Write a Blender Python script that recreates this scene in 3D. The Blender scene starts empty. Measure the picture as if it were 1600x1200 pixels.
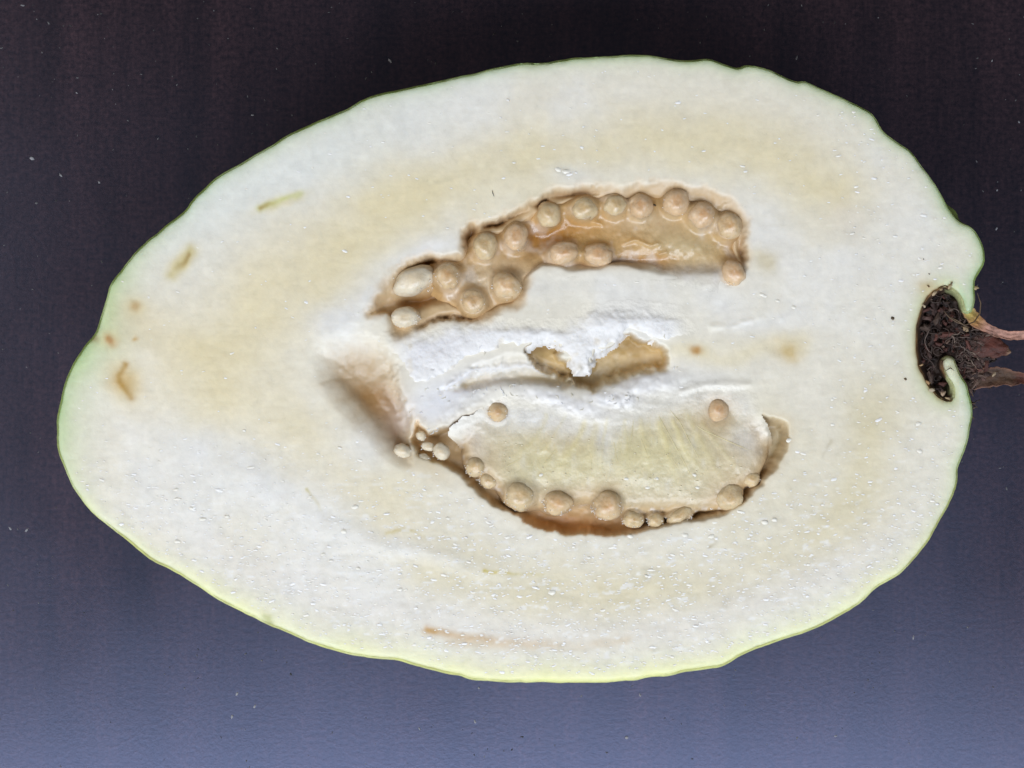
import bpy, bmesh, math, random
import numpy as np
from mathutils import Vector, Matrix, noise as mnoise

random.seed(7)
rng = np.random.default_rng(11)
sc = bpy.context.scene
COL = sc.collection

# ------------------------------------------------------------------ scale
# the fruit is about 10 cm long; 1 unit of the tracing = S metres on the cut plane
S = 0.1 / 1480.0
HC = 430.0                        # height of the cut face above the table (tracing units)
CAM = 2300.0                      # camera height above the cut face (tracing units)

def W(x, y, z=0.0):               # tracing units (z measured from the cut face) -> metres
    return ((x - 800.0) * S, (600.0 - y) * S, (HC + z) * S)

# ------------------------------------------------------------------ camera
cam = bpy.data.cameras.new('camera'); co = bpy.data.objects.new('camera', cam)
COL.objects.link(co); sc.camera = co
co.location = W(800, 600, CAM)
cam.sensor_width = 36.0
cam.lens = 36.0 * CAM / 1600.0
cam.clip_start = 0.005; cam.clip_end = 20.0

# ------------------------------------------------------------------ world and lamps
wd = bpy.data.worlds.new('World'); sc.world = wd; wd.use_nodes = True
wd.node_tree.nodes['Background'].inputs[0].default_value = (0.95, 0.90, 0.92, 1)
wd.node_tree.nodes['Background'].inputs[1].default_value = 0.055

def area(name, loc, target, size, size_y, power, color):
    l = bpy.data.lights.new(name, 'AREA'); l.shape = 'RECTANGLE'
    l.size = size; l.size_y = size_y; l.energy = power; l.color = color
    o = bpy.data.objects.new(name, l); COL.objects.link(o)
    o.location = loc
    d = Vector(target) - Vector(loc)
    o.rotation_euler = d.to_track_quat('-Z', 'Y').to_euler()
    return o
area('window_light', (0.0, -0.385, 0.585), (0, 0, 0.03), 0.86, 0.32, 5.65, (0.83, 0.895, 1.0))
area('room_light', (-0.66, -0.02, 0.56), (0, 0, 0.03), 0.4, 0.5, 1.9, (1.0, 0.93, 0.86))

vs = sc.view_settings
vs.view_transform = 'Standard'; vs.look = 'None'; vs.gamma = 1.0; vs.exposure = 0.0
vs.use_curve_mapping = False

# ------------------------------------------------------------------ helpers
def sstep(v, a, b):
    t = np.clip((v - a) / (b - a), 0, 1)
    return t * t * (3 - 2 * t)

class VNoise:
    """tileable smooth value noise, -1..1"""
    def __init__(self, seed, n=256):
        self.n = n; self.g = np.random.default_rng(seed).uniform(-1, 1, (n, n)).astype(np.float32)
    def __call__(self, x, y, s):
        n = self.n; u = x / s; v = y / s
        i = np.floor(u).astype(int); j = np.floor(v).astype(int)
        fu = u - i; fv = v - j
        fu = fu * fu * fu * (fu * (fu * 6 - 15) + 10); fv = fv * fv * fv * (fv * (fv * 6 - 15) + 10)
        a = self.g[j % n, i % n]; b = self.g[j % n, (i + 1) % n]
        c = self.g[(j + 1) % n, i % n]; d = self.g[(j + 1) % n, (i + 1) % n]
        return (a * (1 - fu) + b * fu) * (1 - fv) + (c * (1 - fu) + d * fu) * fv
_vn = [VNoise(100 + k) for k in range(12)]
def fbm(x, y, s, k=0, octs=3):
    r = 0; a = 1.0; t = 0
    for o in range(octs):
        r = r + a * _vn[(k + o) % 12](x + 31.7 * k, y + 17.3 * k, s / 2 ** o); t += a; a *= 0.55
    return r / t

def sdf(poly, X, Y):
    """signed distance, negative inside"""
    P = np.asarray(poly, dtype=np.float32); n = len(P)
    d2 = np.full(X.shape, 1e12, np.float32); ins = np.zeros(X.shape, bool)
    for k in range(n):
        ax, ay = P[k]; bx, by = P[(k + 1) % n]
        ex, ey = bx - ax, by - ay
        L = ex * ex + ey * ey
        if L < 1e-9: continue
        t = np.clip(((X - ax) * ex + (Y - ay) * ey) / L, 0, 1)
        dx = X - ax - t * ex; dy = Y - ay - t * ey
        np.minimum(d2, dx * dx + dy * dy, out=d2)
        if ay != by:
            c = ((ay > Y) != (by > Y)) & (X < (Y - ay) * ex / ey + ax)
            ins ^= c
    d = np.sqrt(d2); d[ins] *= -1
    return d

def polydist(pts, X, Y):
    d2 = np.full(X.shape, 1e12, np.float32); tt = np.zeros(X.shape, np.float32); n = len(pts) - 1
    for k in range(n):
        ax, ay = pts[k][:2]; bx, by = pts[k + 1][:2]; ex, ey = bx - ax, by - ay
        t = np.clip(((X - ax) * ex + (Y - ay) * ey) / (ex * ex + ey * ey), 0, 1)
        q = (X - ax - t * ex) ** 2 + (Y - ay - t * ey) ** 2
        m = q < d2; d2[m] = q[m]; tt[m] = ((k + t) / n)[m]
    return np.sqrt(d2), tt

def catmull(P, per=5):
    P = np.asarray(P, float); n = len(P); out = []
    for i in range(n):
        p0, p1, p2, p3 = P[i - 1], P[i], P[(i + 1) % n], P[(i + 2) % n]
        for k in range(per):
            t = k / per
            out.append(0.5 * (2 * p1 + (p2 - p0) * t + (2 * p0 - 5 * p1 + 4 * p2 - p3) * t * t + (3 * p1 - p0 - 3 * p2 + p3) * t ** 3))
    return np.array(out)

def resample(P, step):
    P = np.vstack([P, P[:1]]); d = np.hypot(*np.diff(P, axis=0).T); c = np.concatenate([[0], np.cumsum(d)])
    n = int(c[-1] / step); s = np.linspace(0, c[-1], n, endpoint=False)
    return np.stack([np.interp(s, c, P[:, 0]), np.interp(s, c, P[:, 1])], 1)

def mesh_np(name, V, F, mat, parent=None, color=None, smooth=True, kind=None):
    """V in tracing units (x, y, z); F quads or tris"""
    V = np.asarray(V, np.float64); F = np.asarray(F, np.int32); n = F.shape[1]
    Wd = np.stack([(V[:, 0] - 800) * S, (600 - V[:, 1]) * S, (HC + V[:, 2]) * S], 1)
    if n == 4: F = F[:, ::-1]      # y is flipped
    else: F = F[:, ::-1]
    me = bpy.data.meshes.new(name)
    me.vertices.add(len(Wd)); me.vertices.foreach_set('co', Wd.ravel())
    me.loops.add(F.size); me.loops.foreach_set('vertex_index', F.ravel())
    me.polygons.add(len(F))
    me.polygons.foreach_set('loop_start', np.arange(0, F.size, n, dtype=np.int32))
    me.update(calc_edges=True); me.validate()
    me.polygons.foreach_set('use_smooth', np.full(len(me.polygons), smooth))
    if color is not None:
        a = me.color_attributes.new('pigment', 'FLOAT_COLOR', 'POINT')
        c4 = np.ones((len(Wd), 4), np.float32); c4[:, :color.shape[1]] = color
        a.data.foreach_set('color', c4.ravel())
    me.materials.append(mat)
    o = bpy.data.objects.new(name, me); COL.objects.link(o)
    if parent is not None:
        o.parent = parent; o.matrix_parent_inverse = parent.matrix_world.inverted()
    if kind: o['kind'] = kind
    return o

class MB:
    """collects triangles/quads with colours, in tracing units"""
    def __init__(s): s.v = []; s.f = []; s.c = []
    def tube(s, pts, r, col, sides=5, taper=None):
        pts = [Vector(p) for p in pts]; b = len(s.v); n = len(pts)
        for i, p in enumerate(pts):
            t = (pts[min(i + 1, n - 1)] - pts[max(i - 1, 0)])
            t = t.normalized() if t.length > 1e-6 else Vector((1, 0, 0))
            u = t.cross(Vector((0, 0, 1)));
            if u.length < 1e-3: u = t.cross(Vector((0, 1, 0)))
            u.normalize(); w = t.cross(u)
            rr = r * (taper[0] + (taper[1] - taper[0]) * i / (n - 1)) if taper else r
            if i in (0, n - 1): rr *= 0.35
            for k in range(sides):
                a = 2 * math.pi * k / sides
                s.v.append(tuple(p + (u * math.cos(a) + w * math.sin(a)) * rr)); s.c.append(col)
        for i in range(n - 1):
            for k in range(sides):
                k2 = (k + 1) % sides
                s.f.append((b + i * sides + k, b + i * sides + k2, b + (i + 1) * sides + k2, b + (i + 1) * sides + k))
    def blob(s, p, rx, ry, rz, rot, col, seg=6, jitter=0.2):
        b = len(s.v); c, d = math.cos(rot), math.sin(rot); rings = [(-0.6, 1.06), (0.25, 0.84), (0.75, 0.5), (0.97, 0.18)]
        for (z, q) in rings:
            for k in range(seg):
                a = 2 * math.pi * k / seg + random.uniform(-.25, .25)
                j = 1 + random.uniform(-jitter, jitter)
                x, y = rx * q * j * math.cos(a), ry * q * j * math.sin(a)
                s.v.append((p[0] + x * c - y * d, p[1] + x * d + y * c, p[2] + rz * z)); s.c.append(col)
        for i in range(len(rings) - 1):
            for k in range(seg):
                k2 = (k + 1) % seg
                s.f.append((b + i * seg + k, b + i * seg + k2, b + (i + 1) * seg + k2, b + (i + 1) * seg + k))
        t = len(s.v); s.v.append((p[0], p[1], p[2] + rz)); s.c.append(col)
        i = len(rings) - 1
        for k in range(seg):
            k2 = (k + 1) % seg
            s.f.append((b + i * seg + k, b + i * seg + k2, t, t))
    def build(s, name, mat, parent=None, kind=None, smooth=True):
        me = bpy.data.meshes.new(name)
        vv = [W(*p) for p in s.v]
        ff = [tuple(reversed(f[:3] if f[2] == f[3] else f)) for f in s.f]
        me.from_pydata(vv, [], ff); me.update()
        me.polygons.foreach_set('use_smooth', np.full(len(me.polygons), smooth))
        a = me.color_attributes.new('pigment', 'FLOAT_COLOR', 'POINT')
        c4 = np.ones((len(vv), 4), np.float32); c4[:, :3] = np.array(s.c, np.float32)
        a.data.foreach_set('color', c4.ravel())
        me.materials.append(mat)
        o = bpy.data.objects.new(name, me); COL.objects.link(o)
        if parent is not None:
            o.parent = parent; o.matrix_parent_inverse = parent.matrix_world.inverted()
        if kind: o['kind'] = kind
        return o

# ------------------------------------------------------------------ materials
def new_mat(name):
    m = bpy.data.materials.new(name); m.use_nodes = True
    nt = m.node_tree; return m, nt, nt.nodes['Principled BSDF']
def N(nt, typ, **kw):
    n = nt.nodes.new(typ)
    for k, v in kw.items(): setattr(n, k, v)
    return n

def tissue(name, rough=0.42, sss=0.55, sss_scale=0.0011, coat=0.0, bump=0.35, bump_scale=2600.0, grain=0.10, spec=0.5, radius=(1.0, 0.72, 0.42)):
    m, nt, p = new_mat(name)
    at = N(nt, 'ShaderNodeAttribute', attribute_name='pigment')
    tc = N(nt, 'ShaderNodeTexCoord')
    n1 = N(nt, 'ShaderNodeTexNoise'); n1.inputs['Scale'].default_value = bump_scale; n1.inputs['Detail'].default_value = 4
    n2 = N(nt, 'ShaderNodeTexNoise'); n2.inputs['Scale'].default_value = bump_scale * 0.28; n2.inputs['Detail'].default_value = 5
    n2.inputs['Roughness'].default_value = 0.65
    for n in (n1, n2): nt.links.new(tc.outputs['Object'], n.inputs['Vector'])
    # fine colour grain of the tissue
    mr = N(nt, 'ShaderNodeMapRange'); mr.inputs['From Min'].default_value = 0.3; mr.inputs['From Max'].default_value = 0.7
    mr.inputs['To Min'].default_value = 1.0 - grain; mr.inputs['To Max'].default_value = 1.0 + grain * 0.6
    nt.links.new(n2.outputs['Fac'], mr.inputs['Value'])
    mx = N(nt, 'ShaderNodeVectorMath', operation='SCALE')
    nt.links.new(at.outputs['Color'], mx.inputs[0]); nt.links.new(mr.outputs[0], mx.inputs['Scale'])
    nt.links.new(mx.outputs[0], p.inputs['Base Color'])
    rr = N(nt, 'ShaderNodeMapRange'); rr.inputs['From Min'].default_value = 0.3; rr.inputs['From Max'].default_value = 0.7
    rr.inputs['To Min'].default_value = max(rough - 0.14, 0.05); rr.inputs['To Max'].default_value = rough + 0.16
    nt.links.new(n2.outputs['Fac'], rr.inputs['Value']); nt.links.new(rr.outputs[0], p.inputs['Roughness'])
    ad = N(nt, 'ShaderNodeMath', operation='ADD'); nt.links.new(n1.outputs['Fac'], ad.inputs[0]); nt.links.new(n2.outputs['Fac'], ad.inputs[1])
    b = N(nt, 'ShaderNodeBump'); b.inputs['Strength'].default_value = bump; b.inputs['Distance'].default_value = 0.00016
    nt.links.new(ad.outputs[0], b.inputs['Height']); nt.links.new(b.outputs[0], p.inputs['Normal'])
    p.subsurface_method = 'BURLEY'
    p.inputs['Subsurface Weight'].default_value = sss
    if sss > 0:
        sw = N(nt, 'ShaderNodeMath', operation='MULTIPLY'); sw.inputs[1].default_value = sss
        nt.links.new(at.outputs['Alpha'], sw.inputs[0]); nt.links.new(sw.outputs[0], p.inputs['Subsurface Weight'])
    p.inputs['Subsurface Radius'].default_value = radius
    p.inputs['Subsurface Scale'].default_value = sss_scale
    p.inputs['Specular IOR Level'].default_value = spec
    p.inputs['Coat Weight'].default_value = coat; p.inputs['Coat Roughness'].default_value = 0.12
    return m

M_FLESH = tissue('guava_flesh', rough=0.40, sss=0.65, sss_scale=0.0015, bump=0.13, grain=0.05)
M_PULP = tissue('guava_pulp', rough=0.34, sss=0.7, sss_scale=0.0014, coat=0.18, bump=0.35, grain=0.12)
M_GEL = tissue('guava_gel', rough=0.34, sss=0.7, sss_scale=0.0014, coat=0.4, bump=0.3, grain=0.12)
M_PITH = tissue('guava_pith', rough=0.62, sss=0.45, sss_scale=0.0008, bump=0.4, grain=0.05, bump_scale=3000)
M_SEED = tissue('guava_seed', rough=0.36, sss=0.5, sss_scale=0.0008, coat=0.4, bump=0.35, grain=0.14, bump_scale=3800)
M_GRIT = tissue('stone_cell', rough=0.26, sss=0.0, bump=0.1, grain=0.05)
M_THREAD = tissue('torn_fibre', rough=0.5, sss=0.0, bump=0.1, grain=0.08)
M_RIND = tissue('guava_rind', rough=0.40, sss=0.4, sss_scale=0.0010, bump=0.35, grain=0.18, bump_scale=1500)
M_DRY = tissue('dried_calyx', rough=0.66, sss=0.0, bump=0.9, grain=0.45, bump_scale=2300, spec=0.35)
M_HAIR = tissue('dried_stamen', rough=0.6, sss=0.0, bump=0.2, grain=0.3, spec=0.4)
M_DUST = tissue('table_dust', rough=0.9, sss=0.0, bump=0.0, grain=0.2, spec=0.2)

def table_material():
    m, nt, p = new_mat('dark_table')
    tc = N(nt, 'ShaderNodeTexCoord')
    # grain running up and down
    mp = N(nt, 'ShaderNodeMapping'); mp.inputs['Scale'].default_value = (170, 14, 1)
    nt.links.new(tc.outputs['Object'], mp.inputs['Vector'])
    g = N(nt, 'ShaderNodeTexNoise'); g.inputs['Scale'].default_value = 1.0; g.inputs['Detail'].default_value = 6; g.inputs['Roughness'].default_value = 0.62
    nt.links.new(mp.outputs[0], g.inputs['Vector'])
    f = N(nt, 'ShaderNodeTexNoise'); f.inputs['Scale'].default_value = 1700; f.inputs['Detail'].default_value = 4; f.inputs['Roughness'].default_value = 0.7
    nt.links.new(tc.outputs['Object'], f.inputs['Vector'])
    big = N(nt, 'ShaderNodeTexNoise'); big.inputs['Scale'].default_value = 26; big.inputs['Detail'].default_value = 3
    nt.links.new(tc.outputs['Object'], big.inputs['Vector'])
    cr = N(nt, 'ShaderNodeValToRGB')
    e = cr.color_ramp.elements; e[0].position = 0.32; e[0].color = (0.0125, 0.0070, 0.0070, 1); e[1].position = 0.72; e[1].color = (0.0350, 0.0180, 0.0190, 1)
    nt.links.new(g.outputs['Fac'], cr.inputs['Fac'])
    mr = N(nt, 'ShaderNodeMapRange'); mr.inputs['From Min'].default_value = 0.3; mr.inputs['From Max'].default_value = 0.75
    mr.inputs['To Min'].default_value = 0.35; mr.inputs['To Max'].default_value = 2.2
    nt.links.new(f.outputs['Fac'], mr.inputs['Value'])
    mp2 = N(nt, 'ShaderNodeMapping'); mp2.inputs['Scale'].default_value = (500, 2600, 1); nt.links.new(tc.outputs['Object'], mp2.inputs['Vector'])
    mp3 = N(nt, 'ShaderNodeMapping'); mp3.inputs['Scale'].default_value = (2600, 220, 1); nt.links.new(tc.outputs['Object'], mp3.inputs['Vector'])
    wv = []
    for q in (mp2, mp3):
        t_ = N(nt, 'ShaderNodeTexNoise'); t_.inputs['Scale'].default_value = 1.0; t_.inputs['Detail'].default_value = 2; nt.links.new(q.outputs[0], t_.inputs['Vector']); wv.append(t_)
    wm = N(nt, 'ShaderNodeMath', operation='ADD'); nt.links.new(wv[0].outputs['Fac'], wm.inputs[0]); nt.links.new(wv[1].outputs['Fac'], wm.inputs[1])
    wr = N(nt, 'ShaderNodeMapRange'); wr.inputs['From Min'].default_value = 0.7; wr.inputs['From Max'].default_value = 1.3; wr.inputs['To Min'].default_value = 0.72; wr.inputs['To Max'].default_value = 1.25
    nt.links.new(wm.outputs[0], wr.inputs['Value'])
    mm = N(nt, 'ShaderNodeMath', operation='MULTIPLY'); nt.links.new(mr.outputs[0], mm.inputs[0]); nt.links.new(wr.outputs[0], mm.inputs[1])
    sc_ = N(nt, 'ShaderNodeVectorMath', operation='SCALE')
    nt.links.new(cr.outputs[0], sc_.inputs[0]); nt.links.new(mm.outputs[0], sc_.inputs['Scale'])
    nt.links.new(sc_.outputs[0], p.inputs['Base Color'])
    r = N(nt, 'ShaderNodeMapRange'); r.inputs['From Min'].default_value = 0.3; r.inputs['From Max'].default_value = 0.7
    r.inputs['To Min'].default_value = 0.27; r.inputs['To Max'].default_value = 0.33
    nt.links.new(big.outputs['Fac'], r.inputs['Value']); nt.links.new(r.outputs[0], p.inputs['Roughness'])
    p.inputs['Specular IOR Level'].default_value = 1.0; p.inputs['IOR'].default_value = 1.66
    p.inputs['Specular Tint'].default_value = (0.52, 0.62, 1.0, 1)
    b = N(nt, 'ShaderNodeBump'); b.inputs['Strength'].default_value = 0.16; b.inputs['Distance'].default_value = 0.00007
    ba = N(nt, 'ShaderNodeMath', operation='MULTIPLY_ADD'); ba.inputs[1].default_value = 0.04; nt.links.new(wm.outputs[0], ba.inputs[0]); nt.links.new(f.outputs['Fac'], ba.inputs[2])
    nt.links.new(ba.outputs[0], b.inputs['Height']); nt.links.new(b.outputs[0], p.inputs['Normal'])
    return m

# ------------------------------------------------------------------ the table
bm = bmesh.new(); bmesh.ops.create_cube(bm, size=1.0)
for v in bm.verts: v.co = Vector((v.co.x * 0.9, v.co.y * 0.7, v.co.z * 0.024 - 0.012))
bmesh.ops.bevel(bm, geom=bm.edges[:], offset=0.003, segments=3, affect='EDGES')
me = bpy.data.meshes.new('table_top'); bm.to_mesh(me); bm.free(); me.materials.append(table_material())
tb = bpy.data.objects.new('table_top', me); COL.objects.link(tb)
tb['kind'] = 'structure'; tb['label'] = 'dark brown-black smooth table top under the cut fruit'

# ------------------------------------------------------------------ the fruit: outline of the cut
A = [(88,660),(94,624),(104,588),(120,556),(142,528),(152,508),(164,472),(172,444),(188,424),(208,396),(246,362),(288,330),(300,312),(334,280),
 (370,258),(410,235),(450,210),(500,188),(540,170),(576,152),(640,136),(700,123),(740,114),(800,100),(850,97),(900,90),(950,87),(1000,85),(1040,90),
 (1075,94),(1109,92),(1150,105),(1169,101),(1206,109),(1244,127),(1259,127),(1296,144),(1319,154),(1360,174),(1379,201),(1397,217),(1424,236),(1446,266),
 (1465,292),(1484,326),(1499,345),(1521,356),(1536,379),(1540,407),(1532,424),(1525,438)]
CUP = [(1524,452),(1524,470),(1519,486),(1510,489),(1505,478),(1500,464),(1490,454),(1476,449),(1460,456),(1450,466),(1443,482),(1437,502),(1434,524),(1434,550),
 (1438,572),(1448,592),(1458,606),(1468,618),(1480,625),(1488,621),(1488,608),(1482,594),(1475,578),(1472,564),(1479,557),(1489,559),(1496,572),(1502,586),(1511,600)]
B = [(1516,616),(1520,636),(1520,654),(1511,696),(1499,729),(1497,752),(1485,785),(1467,817),(1453,845),(1429,873),(1406,897),(1369,920),(1350,939),(1322,957),(1275,982),
 (1210,1004),(1159,1024),(1126,1042),(1070,1051),(1047,1057),(1016,1058),(991,1064),(963,1065),(944,1067),(891,1067),(800,1066),(738,1062),(719,1057),(681,1049),(647,1040),(622,1032),
 (600,1030),(575,1028),(540,1021),(500,1010),(467,997),(433,983),(400,967),(360,947),(333,933),(310,918),(277,897),(233,873),(200,847),(167,820),(143,800),(122,775),(110,756),(96,724),(88,696)]
OUT = resample(catmull(A + CUP + B, 5), 6.0)
nO = len(OUT)
tang = np.roll(OUT, -1, 0) - np.roll(OUT, 1, 0); tang /= np.linalg.norm(tang, axis=1)[:, None] + 1e-9
nrm = np.stack([tang[:, 1], -tang[:, 0]], 1)       # outward (y runs down, path runs clockwise on the picture)
ii = np.arange(nO) * 6.0
OUT = OUT + nrm * (fbm(ii, ii * 0 + 3, 26, 4, 3) * 1.6 * (1 + 1.6 * ((OUT[:, 0] > 1430) & (OUT[:, 0] < 1492) & (OUT[:, 1] > 445) & (OUT[:, 1] < 628))))[:, None]

base = bpy.data.objects.new('guava_half', None); COL.objects.link(base)
base.location = ((770 - 800) * S, (600 - 585) * S, 0.0)
base.empty_display_size = 0.02
base['label'] = 'pale green guava cut in half lengthwise, cut side up on the dark table'
base['category'] = 'guava'
bpy.context.view_layer.update()

# ------------------------------------------------------------------ the cut face: tracing of the inside
U = [(612,436),(640,410),(672,401),(692,404),(722,398),(727,362),(736,354),(765,345),(795,338),(838,314),(868,298),(915,290),(960,293),(1000,288),(1050,290),(1100,297),
 (1142,318),(1164,345),(1168,390),(1170,436),(1150,456),(1112,442),(1060,436),(1000,424),(960,424),(900,432),(872,412),(834,424),(818,468),(764,492),(735,500),(700,497),(655,512),(617,524),(604,486),(574,492),(590,462)]
CLEFT = [(822,548),(836,537),(852,534),(872,541),(884,558),(906,568),(921,566),(932,552),(950,548),(962,535),(984,518),(1004,528),(1022,532),(1036,541),(1047,556),(1042,574),(1022,584),(985,588),(945,600),(924,616),(900,606),(878,592),(852,582),(826,566)]
CHAN = [(690,612),(740,578),(790,560),(840,560),(880,580),(905,600),(880,604),(830,594),(780,592),(735,606)]
POCK = [(508,596),(516,560),(545,545),(585,548),(612,575),(625,612),(642,648),(648,690),(636,722),(612,706),(580,676),(545,642)]
LOW = [(636,686),(650,708),(690,727),(722,748),(760,780),(800,804),(840,823),(880,833),(960,837),(1000,831),(1040,823),(1095,812),(1140,799),(1176,772),(1202,745),(1223,716),(1236,685),(1230,662),(1196,650),
 (1160,650),(1090,650),(950,668),(800,668),(752,640),(735,648),(700,668),(668,676),(650,655)]
PULP_L = [(704,676),(722,656),(752,634),(790,622),(850,630),(900,645),(960,640),(1020,616),(1080,600),(1140,598),(1180,622),(1192,655),(1203,690),(1202,716),(1188,745),(1164,768),(1150,790),
 (1120,799),(1090,806),(1050,802),(1000,804),(960,802),(930,793),(890,796),(850,798),(815,797),(785,777),(760,757),(736,737),(722,712),(720,692)]
PULP_U = [(716,400),(742,372),(800,350),(846,320),(910,302),(1000,300),(1090,308),(1148,336),(1160,400),(1164,440),(1140,450),(1060,440),(1000,426),(950,420),(900,428),(850,420),(822,440),(806,474),(740,494),(700,480),(668,452),(672,418)]
PITH = [(598,528),(640,514),(722,498),(800,503),(860,509),(900,494),(950,474),(1000,477),(1056,486),(1084,515),(1060,532),(1034,538),(1006,525),(985,516),(962,533),(944,546),(930,551),(918,579),(902,577),(886,556),(870,538),(850,531),(820,543),(765,548),(716,572),(676,596),(648,600),(632,582),(612,556)]

SEEDS = [(645,438,32,19,-20,-11,2,26), (632,496,24,17,-24,-12,2,26), (698,431,21,21,0,-6,0,14), (739,472,21,22,0,-7,0,8), (757,384,19,23,10,-10,1,0), (805,369,20,23,0,-9,3,6), (791,446,22,22,0,-6,0,10),
          (857,334,18,20,0,-12,1,0), (912,325,21,19,-20,-11,1,0), (961,320,19,18,0,-11,1,0), (1001,321,19,19,0,-10,3,0), (1056,316,20,20,0,-9,3,6), (1097,336,22,21,30,-9,3,6), (1139,353,21,22,0,-8,0,6), (1146,427,19,20,0,-7,3,6),
          (880,395,25,17,-12,-12,3,0), (934,397,22,17,-10,-12,3,0), (777,644,16,17,0,-7,0,18), (1123,640,16,18,0,-11,3,4),
          (812,775,25,23,0,-9,1,50), (871,785,23,21,0,-8,0,60), (948,790,23,21,0,-7,0,70), (990,812,16,14,0,-14,1,24), (1025,814,14,12,0,-14,1,20), (1062,807,22,11,-8,-13,1,24), (1141,778,22,20,-30,-13,1,0), (1175,748,14,12,0,-16,1,8),
          (742,730,16,14,30,-10,1,26), (762,752,14,11,30,-13,1,20), (628,704,14,10,10,-8,2,6), (689,706,12,14,-20,-6,2,6), (661,718,11,8,20,-10,2,6), (657,681,8,7,30,-10,2,4), (668,698,10,7,0,-12,2,4)]
STEP = 2.0
gx = np.arange(82, 1548, STEP, dtype=np.float32); gy = np.arange(78, 1074, STEP, dtype=np.float32)
X, Y = np.meshgrid(gx, gy)
so = sdf(OUT, X, Y)
WX = X + fbm(X, Y, 42, 0, 4) * 6.5; WY = Y + fbm(X, Y, 42, 5, 4) * 6.5
WXs = X + fbm(X, Y, 120, 1, 4) * 22; WYs = Y + fbm(X, Y, 120, 6, 4) * 22    # looser warp for pigment
sU = sdf(U, WX, WY); sC = sdf(CLEFT, WX, WY); sCh = sdf(CHAN, WX, WY); sP = sdf(POCK, WX, WY); sL = sdf(LOW, X + fbm(X, Y, 22, 2, 4) * 6, Y + fbm(X, Y, 22, 8, 4) * 6)
upw = 4 + 12 * sstep(Y, 690, 640)
sPL = sdf(PULP_L, X + fbm(X, Y, 26, 3, 4) * upw, Y + fbm(X, Y, 26, 9, 4) * upw)
sPU = sdf(PULP_U, WX, WY); sPi = sdf(PITH, X + fbm(X, Y, 22, 2, 3) * 9 + fbm(X, Y, 8, 4, 2) * 3.5, Y + fbm(X, Y, 22, 7, 3) * 9 + fbm(X, Y, 8, 6, 2) * 3.5)

def G(x, y, rx, ry, rot=0, wx=None, wy=None):
    wx = WX if wx is None else wx; wy = WY if wy is None else wy
    a = math.radians(rot); c, s_ = math.cos(a), math.sin(a)
    dx = wx - x; dy = wy - y
    u = (dx * c + dy * s_) / rx; v = (-dx * s_ + dy * c) / ry
    return np.exp(-(u * u + v * v))

# ---- relief of the cut face
n_big = fbm(X, Y, 90, 2, 3); n_mid = fbm(X, Y, 22, 3, 3); n_fin = fbm(X, Y, 7, 4, 2)
knife = fbm(X * 0.35 + Y * 0.08, Y * 2.0, 14, 6, 3)
H = 1.3 * n_big + 0.35 * n_mid + 0.12 * n_fin + 0.18 * knife
H += 3.0 * G(560, 480, 70, 26, -38) + 2.5 * G(640, 860, 120, 18, 14) + 2.0 * G(430, 760, 110, 34, 24)
H -= 5.0 * np.exp(-np.clip(-so, 0, 99) / 4.0)                      # edge rolls over towards the skin
H -= 3.5 * sstep(-so, 12, 60) * 0
F = H.copy()
jw = fbm(X, Y, 13, 3, 3) * 7
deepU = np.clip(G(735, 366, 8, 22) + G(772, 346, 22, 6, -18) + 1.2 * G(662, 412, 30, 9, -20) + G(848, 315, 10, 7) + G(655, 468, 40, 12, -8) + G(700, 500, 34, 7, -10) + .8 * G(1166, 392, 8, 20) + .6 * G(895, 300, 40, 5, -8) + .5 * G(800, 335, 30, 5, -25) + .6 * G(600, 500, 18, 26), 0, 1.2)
lowU = sstep(Y, 396, 430) * sstep(X, 815, 850)
F -= 11 * (1 - lowU) * sstep(-sU + .45 * jw, -11 + 8 * lowU, 15 + 26 * lowU) + 26 * deepU * sstep(-sU + jw, -3, 6)
asymC = sstep(Y, 540, 600)
F -= 38 * sstep(-sC + jw, -2, 7 + 10 * asymC) + 9 * G(955, 584, 90, 20, -4)
F -= 11 * sstep(-sCh + jw * .5, -8, 14)
rsd = sstep(X - (Y - 560) * .35, 575, 606)
F -= 28 * sstep(-sP + jw * rsd, -18 + 12 * rsd - 22 * sstep(Y, 610, 550), 46 - 26 * rsd + 10 * sstep(Y, 610, 550)) + 12 * G(622, 650, 14, 44, -14)
F -= 36 * sstep(-sL, -3, 10)
chm = sstep(-np.minimum(np.minimum(sU, sC), np.minimum(sP, sL)), 4, 18)
F += fbm(X, Y, 24, 1, 3) * 3.0 * chm
d, t = polydist([(700,604),(740,582),(780,574),(820,570),(850,574)], X + fbm(X, Y, 14, 3, 3) * 5, Y + fbm(X, Y, 14, 7, 3) * 6); frill = np.exp(-(d / 6) ** 2) * (1 - .4 * t); F += 6 * frill
d, t = polydist([(730,602),(790,594),(850,588),(890,596)], WX, WY); trough = np.exp(-(d / 7) ** 2); F -= 7 * trough
# ragged lavender tissue between the cleft and the lower seed chamber
fluff = np.maximum(G(1010, 600, 60, 18, -12), np.maximum(G(880, 628, 80, 14, 16), G(960, 626, 50, 16, 0)))
F += fluff * (5 + 3.5 * fbm(X, Y, 15, 6, 3)) * sstep(sC, -2, 8)
F += G(720, 640, 60, 16, -28) * (4 + 3 * fbm(X, Y, 15, 7, 3))
ld, lt = polydist([(1110,510),(1150,506),(1178,496),(1196,490),(1220,500)], WX, WY); F += 2.2 * np.exp(-(ld / 5.0) ** 2) * (.6 + .8 * n_mid)
ld, lt = polydist([(1065,612),(1090,602),(1115,598),(1165,602)], WX, WY); F += 2.4 * np.exp(-(ld / 6.0) ** 2)
H_open = F.copy(); H_nolow = F + 36 * sstep(-sL, -3, 10)
F -= 16 * sstep(-sPL, 6, 16) * (sL > -3)        # make room under the pulp
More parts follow.
